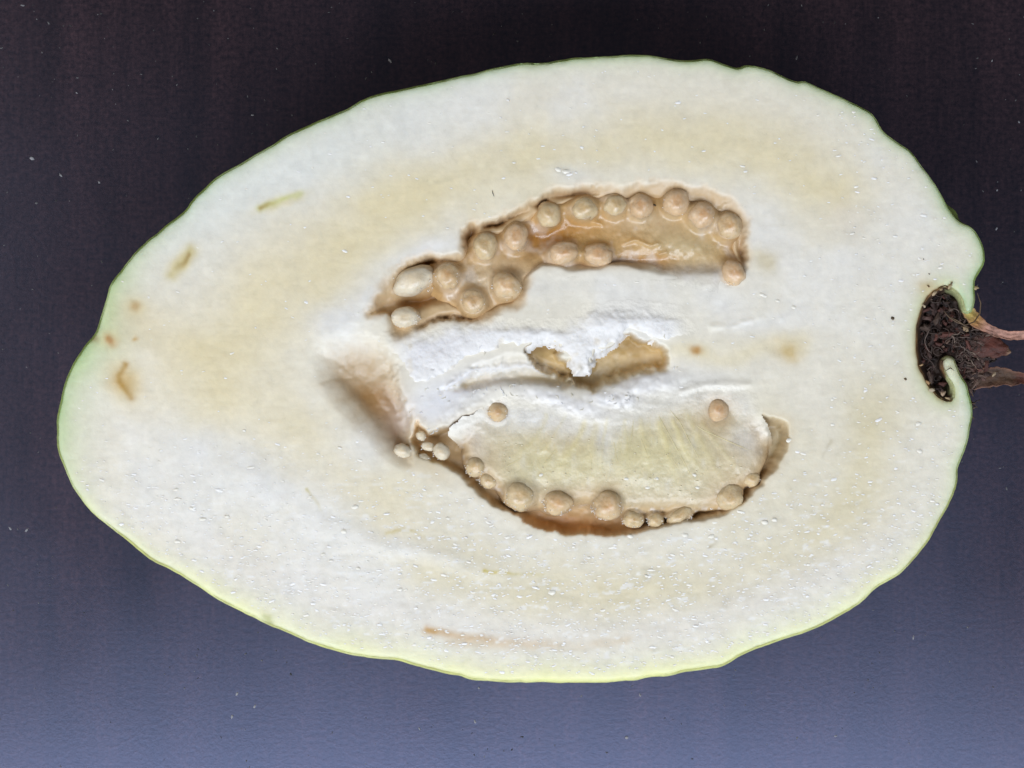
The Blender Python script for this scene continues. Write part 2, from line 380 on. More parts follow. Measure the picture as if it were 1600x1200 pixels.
F -= 10 * sstep(-sPi, 12, 22)
lob = sstep(Y + 5 * fbm(X, Y, 30, 2, 3), 402, 436) * sstep(X, 825, 880) * sstep(X, 1165, 1120)
F -= 17 * sstep(-sPU, 2, 14) * (1 - lob)

# ---- pigment of the cut face (tissue colour, plus lit edges and glints painted in)
def col(*c): return np.array(c, np.float32)
C = np.empty(X.shape + (3,), np.float32); C[:] = col(.885, .835, .70)
def paint(c, m):
    global C
    m = np.clip(m, 0, 1)[..., None]; C = C * (1 - m) + col(*c) * m
tone = fbm(X, Y, 150, 7, 4); tone2 = fbm(X, Y, 40, 8, 4)
paint((.90, .885, .84), 0.6 * sstep(tone, -0.1, 0.5))
paint((.84, .79, .66), 0.45 * sstep(-tone, 0.0, 0.6))
# broad yellowish ring of softer flesh round the seed chambers
bands = [([(330,560),(380,520),(430,470),(520,400),(600,330)], 62, .78), ([(600,320),(740,262),(900,228),(1050,222),(1200,236),(1300,290)], 40, .78),
         ([(1370,640),(1335,780),(1240,880),(1100,925),(950,945),(800,925),(690,885)], 40, .70), ([(330,600),(420,640),(520,720),(600,780)], 50, .55), ([(1060,548),(1250,548)], 12, .5), ([(640,300),(760,330),(840,300)], 30, .35),
         ([(1190,640),(1250,700),(1230,760),(1150,820)], 26, .30)]
for pts, w, a in bands:
    d, t = polydist(pts, WXs, WYs)
    bc_ = (.75, .66, .41) if pts[0][1] > 600 else (.84, .73, .45)
    paint(bc_, 1.1 * a * np.exp(-(d / (1.4 * w)) ** 2) * (0.9 + 0.2 * tone2))
paint((.83, .85, .80), 0.75 * G(520, 230, 190, 60, -22, WXs, WYs)); paint((.82, .86, .82), 0.6 * G(330, 330, 130, 60, -40, WXs, WYs))
paint((.84, .79, .72), 0.7 * np.exp(-((-so - 60) / 45) ** 2) * sstep(Y, 760, 960))
for (x, y, rx, ry, r, a) in [(430, 765, 120, 34, 24, .9), (330, 700, 80, 30, 14, .6), (560, 480, 80, 30, -38, 1.), (520, 500, 40, 24, 0, .9), (660, 866, 110, 16, 14, .8), (640, 400, 60, 18, -24, .9), (690, 385, 40, 16, -10, .8),
                             (1180, 505, 60, 14, -4, .7), (900, 272, 60, 18, 0, .5), (560, 700, 50, 30, 40, .5), (1120, 470, 60, 26, 0, .5), (1400, 460, 60, 120, 0, .4), (1440, 350, 60, 60, 0, .4), (840, 450, 90, 22, 0, .55)]:
    paint((.87, .875, .875), .75 * a * G(x, y, rx, ry, r) * (0.75 + 0.4 * tone2))  # whiter tissue; patches beside the upper chamber paint in its lit raised rim
# skin side: the flesh turns green towards the rind, widest at the blossom shoulder on the left; the lime along the bottom also paints in the glow of the lit edge
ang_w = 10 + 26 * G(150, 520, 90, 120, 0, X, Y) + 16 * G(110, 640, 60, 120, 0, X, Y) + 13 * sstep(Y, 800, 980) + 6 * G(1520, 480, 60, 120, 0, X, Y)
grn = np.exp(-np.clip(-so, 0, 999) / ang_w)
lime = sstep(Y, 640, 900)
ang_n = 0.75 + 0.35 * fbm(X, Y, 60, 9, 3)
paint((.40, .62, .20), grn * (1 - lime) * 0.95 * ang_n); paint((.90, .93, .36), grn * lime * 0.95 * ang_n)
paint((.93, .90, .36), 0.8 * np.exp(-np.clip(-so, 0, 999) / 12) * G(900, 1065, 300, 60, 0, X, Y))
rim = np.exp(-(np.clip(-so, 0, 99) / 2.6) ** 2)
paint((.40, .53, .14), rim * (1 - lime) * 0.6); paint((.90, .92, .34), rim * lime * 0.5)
# chambers
C_preU = C.copy()
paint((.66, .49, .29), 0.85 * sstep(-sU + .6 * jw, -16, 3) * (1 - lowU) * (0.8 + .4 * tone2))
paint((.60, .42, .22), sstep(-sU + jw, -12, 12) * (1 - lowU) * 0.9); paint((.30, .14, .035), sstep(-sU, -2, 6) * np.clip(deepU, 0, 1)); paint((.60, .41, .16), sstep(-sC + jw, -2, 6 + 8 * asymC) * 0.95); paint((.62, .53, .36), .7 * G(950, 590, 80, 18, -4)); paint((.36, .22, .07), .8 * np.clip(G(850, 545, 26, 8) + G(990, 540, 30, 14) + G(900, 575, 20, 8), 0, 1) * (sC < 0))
paint((.68, .62, .50), sstep(-sCh, -6, 10) * 0.8); paint((.52, .41, .24), trough * .8); paint((.87, .87, .88), frill * .8)
paint((.60, .47, .30), sstep(-sP + jw, -30, 26) * 0.95); paint((.36, .20, .07), np.clip(G(614, 660, 24, 56, -22) + 0.7 * G(570, 620, 40, 20, 40), 0, 1) * 0.85 * sstep(-sP, -12, 8) + 0.35 * sstep(-sP, 6, 26) * (0.6 + 0.6 * tone2))
paint((.89, .875, .86), np.clip(fluff * 1.1, 0, .85) * sstep(sC, -3, 5)); paint((.85, .85, .87), G(700, 620, 80, 34, -28) * sstep(sCh, -8, 4) * 0.9)
paint((.80, .78, .72), 0.7 * G(1090, 590, 60, 18, 0))
C_pre = C.copy()
paint((.56, .33, .12), sstep(-sL, -4, 6) * 0.95); paint((.72, .27, .03), G(880, 822, 110, 16, 4) * (sL < 2)); paint((.60, .48, .28), G(1215, 690, 22, 40) * (sL < 2))
paint((.66, .54, .34), 0.6 * G(672, 735, 40, 14, 30) + 0.35 * sstep(-sL, -18, 0))
# bruises and vessels, each in a yellowed halo
for (x, y, rx, ry, ro, a) in [(285,410,26,13,-50,.7), (213,478,17,14,0,.7), (172,530,16,14,0,.6), (194,598,24,34,-15,.75), (438,315,40,8,-20,.5), (1090,547,14,9,0,.5), (240,520,70,50,30,.3)]:
    paint((.82, .68, .34), a * G(x, y, rx, ry, ro))
def streak(pts, w, c, a, fade=True):
    d, t = polydist(pts, X + fbm(X, Y, 16, 2, 2) * 3, Y + fbm(X, Y, 16, 3, 2) * 3)
    paint(c, a * np.exp(-(d / w) ** 2) * ((1 - 0.75 * t) if fade else 1) * (0.85 + 0.5 * n_mid))
streak([(470,303),(440,312),(406,326)], 6, (.66,.66,.25), .8, False); streak([(408,325),(430,316)], 4, (.42,.27,.08), .8)
streak([(298,392),(285,410),(268,428)], 10, (.68,.58,.28), .9, False); streak([(294,398),(284,412),(276,420)], 4, (.42,.28,.10), .8)
for (x, y, r, c, a) in [(213,478,8,(.47,.27,.08),1), (172,530,8,(.45,.21,.05),1), (210,529,4,(.62,.36,.07),.9), (1088,547,6,(.52,.25,.05),1), (1232,549,16,(.68,.50,.20),.9), (1195,408,19,(.68,.58,.35),.8), (140,526,8,(.35,.2,.05),.7),
                        (192,596,20,(.66,.46,.20),.8), (1450,450,14,(.60,.42,.18),.8), (420,967,7,(.4,.42,.1),.8), (212,500,30,(.72,.62,.40),.5), (1320,345,30,(.80,.72,.60),.5)]:
    paint(c, .85 * a * np.clip(1.1 * G(x, y, 1.15 * r, r, 30, X + 6 * n_mid + 4 * tone2, Y + 6 * n_mid - 5 * tone2), 0, 1))
streak([(196,570),(186,590),(196,606),(204,622)], 6, (.50,.29,.06), 1, False)
streak([(668,985),(690,989),(730,996),(790,1003),(860,1006)], 7, (.62,.36,.11), 1.0)
streak([(755,893),(800,896),(850,899)], 3, (.62,.50,.10), .9); streak([(700,1004),(900,1010),(980,1000)], 8, (.74,.60,.40), .5, False)
streak([(604,832),(640,827),(665,838)], 3, (.66,.54,.22), .8); streak([(480,766),(505,800)], 2.5, (.66,.58,.3), .8); streak([(1165,1094),(1166,1095)], 2, (.5,.4,.2), .1)
streak([(1300,690),(1285,712)], 3, (.50,.42,.24), .8); streak([(1110,855),(1122,848)], 3, (.45,.38,.22), .7); streak([(680,285),(730,272)], 3, (.66,.58,.38), .5)
# browned rim of the calyx hole
scup = sdf(CUP + [(1516, 560), (1520, 500)], X, Y)
paint((.58, .38, .12), 0.9 * np.exp(-(np.clip(scup, 0, 99) / 7) ** 2) * (X < 1475) * (0.7 + 0.6 * n_mid)); paint((.80, .72, .46), 0.55 * np.exp(-np.clip(scup, 0, 99) / 16) * (X < 1500))
paint((.24, .11, .04), 0.8 * np.exp(-(np.clip(scup, 0, 99) / 3.0) ** 2) * (X < 1490))
fg = fbm(X * .55, Y * 1.5, 9, 2, 3)
paint((.93, .91, .85), .75 * sstep(fg, .28, .6) * sstep(Y, 620, 900) * sstep(-so, 14, 40) * (np.minimum(np.minimum(sU, sC), np.minimum(sL, sP)) > 14))  # fine white speckle: grain and small glints painted into the flesh
C *= (1 + 0.035 * n_fin + 0.03 * n_mid)[..., None]
C = np.clip(C, 0.01, 0.94)

def height_at(x, y, arr=None):
    arr = H_open if arr is None else arr
    j = int(round((x - gx[0]) / STEP)); i = int(round((y - gy[0]) / STEP))
    return float(arr[min(max(i, 0), arr.shape[0] - 1), min(max(j, 0), arr.shape[1] - 1)])

def grid_patch(name, keep, Z, Cc, mat, snap=None):
    sea = np.minimum(np.minimum(np.abs(sPL), np.abs(sPU)), np.abs(sPi))
    Cc = np.concatenate([Cc, sstep(sea, 6, 40)[..., None]], -1)          # last channel: how deep light wanders, less where two tissues join
    cell = keep[:-1, :-1] & keep[1:, :-1] & keep[:-1, 1:] & keep[1:, 1:]
    used = np.zeros(keep.shape, bool)
    used[:-1, :-1] |= cell; used[1:, :-1] |= cell; used[:-1, 1:] |= cell; used[1:, 1:] |= cell
    idx = -np.ones(keep.shape, int); idx[used] = np.arange(used.sum())
    px, py = X.copy(), Y.copy()
    if snap is not None:
        gyv, gxv = np.gradient(snap, STEP); l = np.hypot(gxv, gyv) + 1e-6
        o = used & (snap > -0.7)
        px[o] -= (snap * gxv / l)[o]; py[o] -= (snap * gyv / l)[o]
    V = np.stack([px[used], py[used], Z[used]], 1)
    i, j = np.nonzero(cell)
    Fc = np.stack([idx[i, j], idx[i, j + 1], idx[i + 1, j + 1], idx[i + 1, j]], 1)
    return mesh_np(name, V, Fc, mat, base, Cc[used])

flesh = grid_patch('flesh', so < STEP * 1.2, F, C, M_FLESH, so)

# ---- lower pulp: a domed crescent standing in its chamber
ins = -sPL
edge = np.clip(ins / 26.0, 0, 1); dome = np.sqrt(1 - (1 - edge) ** 2)
ytop = np.interp(X, [700, 760, 850, 900, 960, 1020, 1080, 1140, 1200], [668, 640, 640, 652, 650, 630, 614, 612, 650]).astype(np.float32)
upper_blend = sstep(Y, ytop + 50 + 18 * fbm(X, Y, 30, 4, 3), ytop + 2)       # upper side merges with the pith
ZL = H_open * 0 + 0.6 * n_mid + 1.2 * n_big - 5 + 7.0 * G(970, 720, 190, 60, 0, X, Y) - 26 * (1 - dome) * (1 - upper_blend) ** 2
ZL += upper_blend * (np.where(sPL < -4, np.maximum(H_nolow, -8), H_nolow) + .25 - ZL)
rays = np.zeros_like(X)
for k in range(11):
    a0 = 655 + random.uniform(-10, 10); x0 = 860 + k * 24 + random.uniform(-8, 8)
    dx = (x0 - 970) * 0.55 + random.uniform(-10, 10)
    d, t = polydist([(x0, a0), (x0 + dx * 0.5, a0 + 50), (x0 + dx, a0 + random.uniform(70, 115))], WX, WY)
    rays = np.maximum(rays, np.exp(-(d / random.uniform(2.5, 6.0)) ** 2) * (1 - 0.8 * t) * random.uniform(.3, .9))
ZL += (2.0 * rays + 1.2 * fbm(X, Y, 16, 5, 3)) * (1 - upper_blend)
ZL -= 5 * (G(1120, 645, 26, 24) + G(778, 648, 22, 20))
ZL -= 2.2 * np.clip(sPL, 0, 30) * (1 - upper_blend) + 0.02 * np.clip(sPL + 2, 0, 30) * upper_blend
def paint_on(Cc, c, m):
    m = np.clip(m, 0, 1)[..., None]; return Cc * (1 - m) + col(*c) * m
def fillet(Z, Cc, ring_col, a=.75):
    for (x, y, rx, ry, ro, z, t, fz) in SEEDS:
        th = math.radians(ro); c_, s_ = math.cos(th), math.sin(th); dx = X - x + 2 * n_mid; dy = Y - y + 2 * n_mid
        d = np.hypot((dx * c_ + dy * s_) / rx, (-dx * s_ + dy * c_) / ry)
        if t == 2: continue
        k = np.exp(-(np.clip(d - .85, 0, 9) / .34) ** 2)
        top = z + min(rx, ry) * (.28 + .28 * ((x * 7 + y * 13) % 10) / 10)
        Z = Z + k * np.clip(top - Z, 0, 99)
        Cc = paint_on(Cc, ring_col, a * k * (.8 + .4 * tone2))
    return Z, Cc
CL = np.empty_like(C); CL[:] = col(.73, .65, .46)
CL = paint_on(CL, (.75, .665, .37), 0.8 * G(1000, 715, 150, 60, 0, WXs, WYs) + 0.5 * G(840, 720, 70, 40, 0, WXs, WYs))
CL = paint_on(CL, (.80, .79, .76), 0.9 * G(830, 650, 90, 22, 10) + 0.7 * G(740, 690, 20, 30) + 0.8 * G(1170, 690, 34, 30) + 0.6 * G(945, 690, 16, 34))
CL = paint_on(CL, (.78, .75, .67), upper_blend * 0.85)
CL = paint_on(CL, (.66, .51, .30), .55 * G(760, 712, 40, 34, 30) + .5 * G(1150, 720, 50, 36, -30) + .3 * G(880, 690, 60, 20) + .35 * G(1090, 660, 40, 20))
CL = paint_on(CL, (.82, .71, .32), rays * 0.6)
CL = paint_on(CL, (.84, .80, .70), .25 * sstep(fbm(X * 1.6, Y * .5, 18, 3, 3), .2, .6) * sstep(ins, 14, 30))
CL = paint_on(CL, (.58, .40, .20), 0.8 * np.exp(-(np.clip(ins, 0, 99) / 22) ** 2) * (1 - upper_blend) + 0.7 * G(1122, 650, 26, 34) + 0.5 * G(1140, 770, 40, 24) + 0.35 * G(880, 770, 80, 16) + 0.4 * G(950, 765, 24, 18))
CL = paint_on(CL, (.85, .80, .74), 0.65 * sstep(fbm(X, Y, 10, 6, 2), 0.15, 0.5) * np.exp(-((ins - 4) / 7) ** 2) * (1 - upper_blend))
ubn = (upper_blend * sstep(ins, 22, 2))[..., None]
CL = CL * (1 - ubn) + C_pre * ubn
ZL, CL = fillet(ZL, CL, (.64, .48, .29), .5)
CL = np.clip(CL * (1 + 0.06 * n_mid)[..., None], 0.01, 0.92)
pulp_low = grid_patch('pulp', sPL < 9 - 4 * upper_blend, ZL, CL, M_PULP)
pulp_low['label'] = 'yellowish crescent of seed pulp with radiating fibres'

# ---- upper pulp: tan translucent jelly between the seeds
insu = -sPU
ZU = -17 + 2.4 * n_mid + 1.6 * fbm(X, Y, 12, 5, 3) + 10 * G(1065, 385, 74, 36, 10) + 9 * G(760, 440, 70, 40, -20) + 9 * G(900, 320, 70, 14, -4) - 9 * G(840, 375, 50, 18, -10) - 9 * G(1010, 408, 50, 12, -6) - 10 * G(905, 418, 16, 10) + 8 * G(850, 440, 30, 20) + 5 * G(1150, 330, 30, 30)
lob = sstep(Y + 5 * fbm(X, Y, 30, 2, 3), 402, 436) * sstep(X, 825, 880) * sstep(X, 1165, 1120)
ZU = ZU * (1 - lob) + (H_open + .25) * lob
ZU -= (1.0 * np.clip(sPU, 0, 30) + 5 * sstep(insu, 10, 0)) * (1 - lob) + .02 * np.clip(sPU - 1, 0, 30) * lob
for pts in ([(978,378),(992,374),(1004,380),(1016,384),(1030,380)], [(1030,396),(1042,392)], [(895,343),(915,346),(940,352)]):
    d, t = polydist(pts, WX, WY); ZU += 4.5 * np.exp(-(d / 3.0) ** 2)
CU = np.empty_like(C); CU[:] = col(.56, .34, .13)
CU = paint_on(CU, (.64, .50, .28), 0.95 * G(1070, 385, 70, 38, 10)); CU = paint_on(CU, (.70, .57, .39), 0.7 * G(760, 440, 60, 40, -20) + 0.6 * G(840, 440, 30, 20) + 0.5 * G(1010, 345, 60, 14))
CU = paint_on(CU, (.42, .185, .03), 1.05 * G(850, 368, 60, 20, -8) + 0.8 * G(1012, 408, 48, 13, -6) + 0.8 * G(905, 416, 50, 10) + .7 * G(1160, 390, 16, 34))
CU = paint_on(CU, (.80, .765, .67), lob * .9)
lb2 = (lob * sstep(insu, 10, -2))[..., None]; CU = CU * (1 - lb2) + C * lb2
CU = paint_on(CU, (.84, .80, .76), 0.30 * sstep(fbm(X, Y, 26, 8, 3), 0.1, 0.6))
ZU, CU = fillet(ZU, CU, (.62, .44, .24), .6)
CU = np.clip(CU * (1 + 0.07 * n_mid)[..., None], 0.01, 0.92)
pulp_up = grid_patch('pulp', sPU < 8, ZU, CU, M_GEL)
pulp_up['label'] = 'tan translucent pulp around the row of seeds'

# ---- white ragged pith beside the cleft
insp = -sPi
mid = np.interp(X, [600, 660, 760, 850, 900, 960, 1010, 1080], [548, 548, 522, 518, 530, 506, 502, 508]).astype(np.float32)
topside = sstep(Y, mid + 2, mid - 10)
ZP = 1 + 2.5 * sstep(insp, 0, 14) + 1.9 * fbm(X, Y, 18, 3, 3) + 0.8 * np.abs(fbm(X, Y, 8, 6, 2)) + 4 * G(960, 500, 60, 18, 0) - 2.6 * np.clip(sPi, 0, 30) * (1 - topside) - 6 * sstep(insp, 6, 0) * (1 - topside)
bl = np.maximum(topside * sstep(insp, 32, -2), np.maximum(sstep(X, 1035, 1078), .8 * sstep(X, 650, 604)))
ZP = ZP * (1 - bl) + (H_open + .25) * bl
CP = np.empty_like(C); CP[:] = col(.93, .915, .885)
CP = paint_on(CP, (.95, .94, .92), 0.9 * G(970, 500, 80, 22) + 0.8 * G(800, 525, 90, 16, -6)); CP = paint_on(CP, (.80, .79, .80), 0.7 * G(670, 545, 60, 26, -16)); CP = paint_on(CP, (.72, .62, .44), 0.45 * sstep(-fbm(X, Y, 20, 5, 3), 0.3, 0.7))
CP = CP * (1 - bl[..., None]) + C * bl[..., None]
CP = np.clip(CP * (1 + 0.05 * n_mid)[..., None], 0.01, 0.95)
pith = grid_patch('pith', sPi < 8, ZP, CP, M_PITH)
pith['label'] = 'ragged bright white pith along the central cleft'

# ------------------------------------------------------------------ rind and calyx cup (rings going down from the outline)
iA = 0
ca, cb = np.array([1525, 440]), np.array([1514, 606])
near = lambda p: int(np.argmin(np.hypot(OUT[:, 0] - p[0], OUT[:, 1] - p[1])))
k0, k1 = near(ca), near(cb)
BR = OUT.copy()
bridge = [(1525,440),(1520,470),(1508,500),(1502,530),(1504,570),(1514,606)]
bd = np.array(bridge, float); m = k1 - k0
tb_ = np.linspace(0, 1, m + 1); cs = np.linspace(0, 1, len(bd))
BR[k0:k1 + 1, 0] = np.interp(tb_, cs, bd[:, 0]); BR[k0:k1 + 1, 1] = np.interp(tb_, cs, bd[:, 1])
CX, CY = 790.0, 588.0
bul = np.exp(-((OUT[:, 0] - 1490) ** 2 + (OUT[:, 1] - 336) ** 2) / 22 ** 2)
levels = [(-3.0, -2.0), (-0.6, -4.5), (1.6, -9.0), (2.4, -16)]
rings = []
for (o, z) in levels:
    f = sstep(np.array(-z), 6, 70)
    P = OUT + nrm * o
    rings.append((P * (1 - f) + BR * f, np.full(nO, z), f))
for z in (-24, -34, -46, -60, -80, -105, -140, -180, -225, -270, -310, -345, -375, -398, -414, -424, -429.0):
    f = float(sstep(np.array(-z), 12, 74))
    d = -z / HC
    s_ = (1 - max(d - 0.02, 0) ** 2.2) ** (1 / 2.0)
    P = OUT * (1 - f) + BR * f
    P = P + nrm * (2.4 * max(0, 1 - d * 3)) + nrm * (bul * 15 * math.exp(-((-z - 42) / 34) ** 2))[:, None]
    P = np.stack([CX + (P[:, 0] - CX) * s_, CY + (P[:, 1] - CY) * s_], 1)
    jag = fbm(ii, ii * 0 + z * 1.3, 55, 3, 3) * 5 * min(1, d * 6)
    P = P + nrm * jag[:, None]
    rings.append((P, np.full(nO, z) + 0 * jag, f))
V = np.concatenate([np.column_stack([r[0], r[1]]) for r in rings]); nR = len(rings)
CR = np.empty((nR, nO, 3), np.float32)
for r, (P, z, f) in enumerate(rings):
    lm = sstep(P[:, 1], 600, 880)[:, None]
    c = col(.38, .51, .13) * (1 - lm) + col(.88, .90, .32) * lm  # brighter lime below paints in the light reaching the lower rind
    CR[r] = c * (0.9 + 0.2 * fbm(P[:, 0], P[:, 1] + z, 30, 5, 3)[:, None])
cupc = np.zeros(nO, bool); cupc[k0 + 4:k1 - 3] = True
fr, fcup = [], []
for r in range(nR - 1):
    for k in range(nO):
        k2 = (k + 1) % nO
        q = (r * nO + k, (r + 1) * nO + k, (r + 1) * nO + k2, r * nO + k2)
        if cupc[k] and rings[r][1][0] > -72: fcup.append(q)
        else: fr.append(q)
Cr = CR.reshape(-1, 3)
# close the bottom with a fan onto a centre vertex
V2 = np.vstack([V, [[CX, CY, -429.5]]]); Cr2 = np.vstack([Cr, Cr[-1:]])
cidx = len(V2) - 1
def sub(name, faces, mat, Cc, tri=None):
    Fq = np.array(faces); us = np.unique(Fq); mp = -np.ones(len(V2), int); mp[us] = np.arange(len(us))
    return mesh_np(name, V2[us], mp[Fq], mat, base, Cc[us])
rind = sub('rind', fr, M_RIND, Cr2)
rind['label'] = 'thin green skin, lime yellow painted in where the lower edge is lit'
cc = np.empty_like(Cr2); cc[:] = col(.055, .030, .020); cc *= (1 + 0.8 * fbm(V2[:, 0], V2[:, 1] + V2[:, 2], 12, 2, 3))[:, None]
zz = V2[:, 2]; lip = sstep(zz, -10, -3)[:, None]
gl = ((V2[:, 0] > 1484) & (V2[:, 1] < 500)) | ((V2[:, 0] > 1476) & (V2[:, 1] > 556) & (V2[:, 0] > 1470 + (V2[:, 1] - 556) * 0.3))
lip = lip * np.clip(.5 + 1.2 * fbm(V2[:, 0], V2[:, 1], 14, 7, 3), 0, 1)[:, None]
cc = cc * (1 - lip) + col(.30, .16, .06) * lip
glm = (gl * sstep(zz, -44, -6))[:, None] * .9
cc = cc * (1 - glm) + col(.46, .50, .24) * glm
cup = sub('calyx_cup', fcup, M_DRY, np.clip(cc, .004, 1))
cup['label'] = 'dark brown hollow of the dried calyx'

# a floor for the cup so that it is a closed bowl
gxx, gyy = np.meshgrid(np.arange(1426, 1536, 2.0), np.arange(440, 640, 2.0))
sk = sdf(CUP + [(1516, 560), (1520, 500)], gxx, gyy)
zf = -30 - 16 * sstep(-sk, 0, 24) + 12 * fbm(gxx, gyy, 18, 3, 3) + 14 * np.exp(-((gxx - 1470) / 26) ** 2 - ((gyy - 515) / 40) ** 2)
kp = sk < 6
cell = kp[:-1, :-1] & kp[1:, :-1] & kp[:-1, 1:] & kp[1:, 1:]
idx = np.arange(kp.size).reshape(kp.shape); i, j = np.nonzero(cell)
Fq = np.stack([idx[i, j], idx[i, j + 1], idx[i + 1, j + 1], idx[i + 1, j]], 1)
us = np.unique(Fq); mp = -np.ones(kp.size, int); mp[us] = np.arange(len(us))
Vc = np.stack([gxx.ravel(), gyy.ravel(), zf.ravel()], 1)[us]
mesh_np('calyx_floor', Vc, mp[Fq], M_DRY, base, np.tile(col(.050, .030, .022), (len(us), 1)))

# ------------------------------------------------------------------ sepals: curled dry lobes with thickness
def sepal(pts, widths, zs, cols, edge_col, thick=3.5, curl=6.0, seed=0, label=None):
    """pts centre line (x,y); widths half width; zs height; colour per station"""
    rr = random.Random(seed); n0 = len(pts); n = 30; m_ = 15
    q_ = np.linspace(0, n0 - 1, n); g_ = np.arange(n0)
    pts = np.stack([np.interp(q_, g_, [p[0] for p in pts]), np.interp(q_, g_, [p[1] for p in pts])], 1)
    widths = np.interp(q_, g_, widths); zs = np.interp(q_, g_, zs); cols = np.stack([np.interp(q_, g_, [c[k] for c in cols]) for k in range(3)], 1)
    P = np.array(pts, float); T = np.gradient(P, axis=0); T /= np.linalg.norm(T, axis=1)[:, None]
    Nn = np.stack([-T[:, 1], T[:, 0]], 1)
    mb = MB(); top = []; bot = []
    for side in (0, 1):
        for i_ in range(n):
            for j_ in range(m_):
                u = j_ / (m_ - 1) * 2 - 1
                w = widths[i_] * (1 + 0.22 * mnoise.noise(Vector((i_ * .35, (3.0 if u > 0 else 9.0), seed))) + 0.12 * mnoise.noise(Vector((i_ * .9, (1.0 if u > 0 else 7.0), seed))))
                p = P[i_] + Nn[i_] * (u * w)
                z = zs[i_] + curl * (u * u) * (0.4 + 0.6 * i_ / n) + 3.0 * mnoise.noise(Vector((p[0] * .07, p[1] * .13, seed))) + 1.6 * mnoise.noise(Vector((p[0] * .2, p[1] * .35, seed)))
                if side: z -= thick
                e = max(0, abs(u) * 1.25 - 0.6) ** 2
                c = np.array(cols[i_]) * (1 - min(e * 1.6, 1)) + np.array(edge_col) * min(e * 1.6, 1)
                c = c * (1 + 0.6 * mnoise.noise(Vector((p[0] * .12, p[1] * .25, 3 + seed))))
                mb.v.append((p[0] + rr.uniform(-.6, .6), p[1] + rr.uniform(-.6, .6), z)); mb.c.append(tuple(np.clip(c, .004, .9)))
    k = n * m_
    for i_ in range(n - 1):
        for j_ in range(m_ - 1):
            a, b, c_, d = i_ * m_ + j_, i_ * m_ + j_ + 1, (i_ + 1) * m_ + j_ + 1, (i_ + 1) * m_ + j_
            mb.f.append((a, d, c_, b)); mb.f.append((k + a, k + b, k + c_, k + d))
    for i_ in range(n - 1):
        a, d = i_ * m_, (i_ + 1) * m_; mb.f.append((a, k + a, k + d, d))
        a, d = i_ * m_ + m_ - 1, (i_ + 1) * m_ + m_ - 1; mb.f.append((a, d, k + d, k + a))
    for j_ in range(m_ - 1):
        a = j_; mb.f.append((a, a + 1, k + a + 1, k + a)); a = (n - 1) * m_ + j_; mb.f.append((a, k + a, k + a + 1, a + 1))
    o = mb.build('sepal', M_DRY, base)
    if label: o['label'] = label
    return o
dk, rd, pk, tan_, ol = (.035, .020, .014), (.11, .035, .025), (.46, .25, .19), (.30, .20, .13), (.42, .36, .10)
sepal([(1512,478),(1520,490),(1530,502),(1544,512),(1562,520),(1582,524),(1602,523),(1624,518)], [8,10,10,7,6.5,7,7,3], [-16,-13,-10,-9,-10,-12,-10,-6], [(.50,.44,.14),(.52,.40,.12),(.46,.24,.08),pk,pk,pk,pk,pk], (.36,.17,.11), 5, 2, 1, 'thin pinkish dry sepal, its base still yellow')
sepal([(1478,524),(1494,526),(1512,529),(1530,533),(1548,539),(1562,544),(1574,548),(1581,550)], [14,22,25,25,21,16,9,3], [-34,-28,-22,-17,-13,-9,-6,-4], [dk,dk,dk,(.06,.028,.02),rd,rd,rd,tan_], (.07,.035,.026), 4, -5, 2, 'broad dark reddish dry sepal')
sepal([(1500,590),(1516,592),(1532,592),(1550,590),(1568,588),(1586,590),(1604,592),(1626,590)], [16,19,17,15,15,12,9,3], [-40,-34,-28,-26,-24,-20,-18,-14], [dk,dk,(.05,.028,.018),(.075,.04,.025),(.085,.045,.026),(.09,.05,.03),rd,tan_], (.26,.13,.09), 4, 6, 3, 'brown dry sepal with a pale folded edge')
sepal([(1482,560),(1498,556),(1514,560),(1530,566),(1546,572)], [20,26,28,24,12], [-46,-42,-40,-42,-46], [dk,dk,dk,dk,(.06,.03,.02)], dk, 4, 4, 4, 'short dark sepal between the longer ones')

# ------------------------------------------------------------------ dried stamens in the cup
mb = MB()
inner = np.array(CUP + [(1516, 560), (1520, 500)], float)
def inside(x, y): return float(sdf(inner, np.array([[x]], np.float32), np.array([[y]], np.float32))[0, 0]) < -5
cnt = 0
while cnt < 120:
    x, y = random.uniform(1436, 1530), random.uniform(452, 622)
    if not inside(x, y): continue
    a = random.uniform(0, 6.28); L = random.uniform(14, 46); da = random.uniform(-.75, .75)
    z = random.uniform(-36, -8) if y < 560 else random.uniform(-40, -20)
    pts = [(x, y, z)]
    for k in range(9):
        a += da + random.uniform(-.3, .3)
        nx, ny = pts[-1][0] + math.cos(a) * L / 9, pts[-1][1] + math.sin(a) * L / 9
        if not inside(nx, ny): a += 2.0; nx, ny = pts[-1][0], pts[-1][1]; nx += math.cos(a) * 2; ny += math.sin(a) * 2
        pts.append((nx, ny, pts[-1][2] + random.uniform(-2, 2.4)))
    g = random.uniform(.5, 1.5)
    c = random.choice([(.055, .036, .032), (.07, .045, .036), (.03, .02, .018), (.13, .095, .08)])
    mb.tube(pts, random.uniform(.35, 1.0), tuple(g * q for q in c), 4)
    cnt += 1
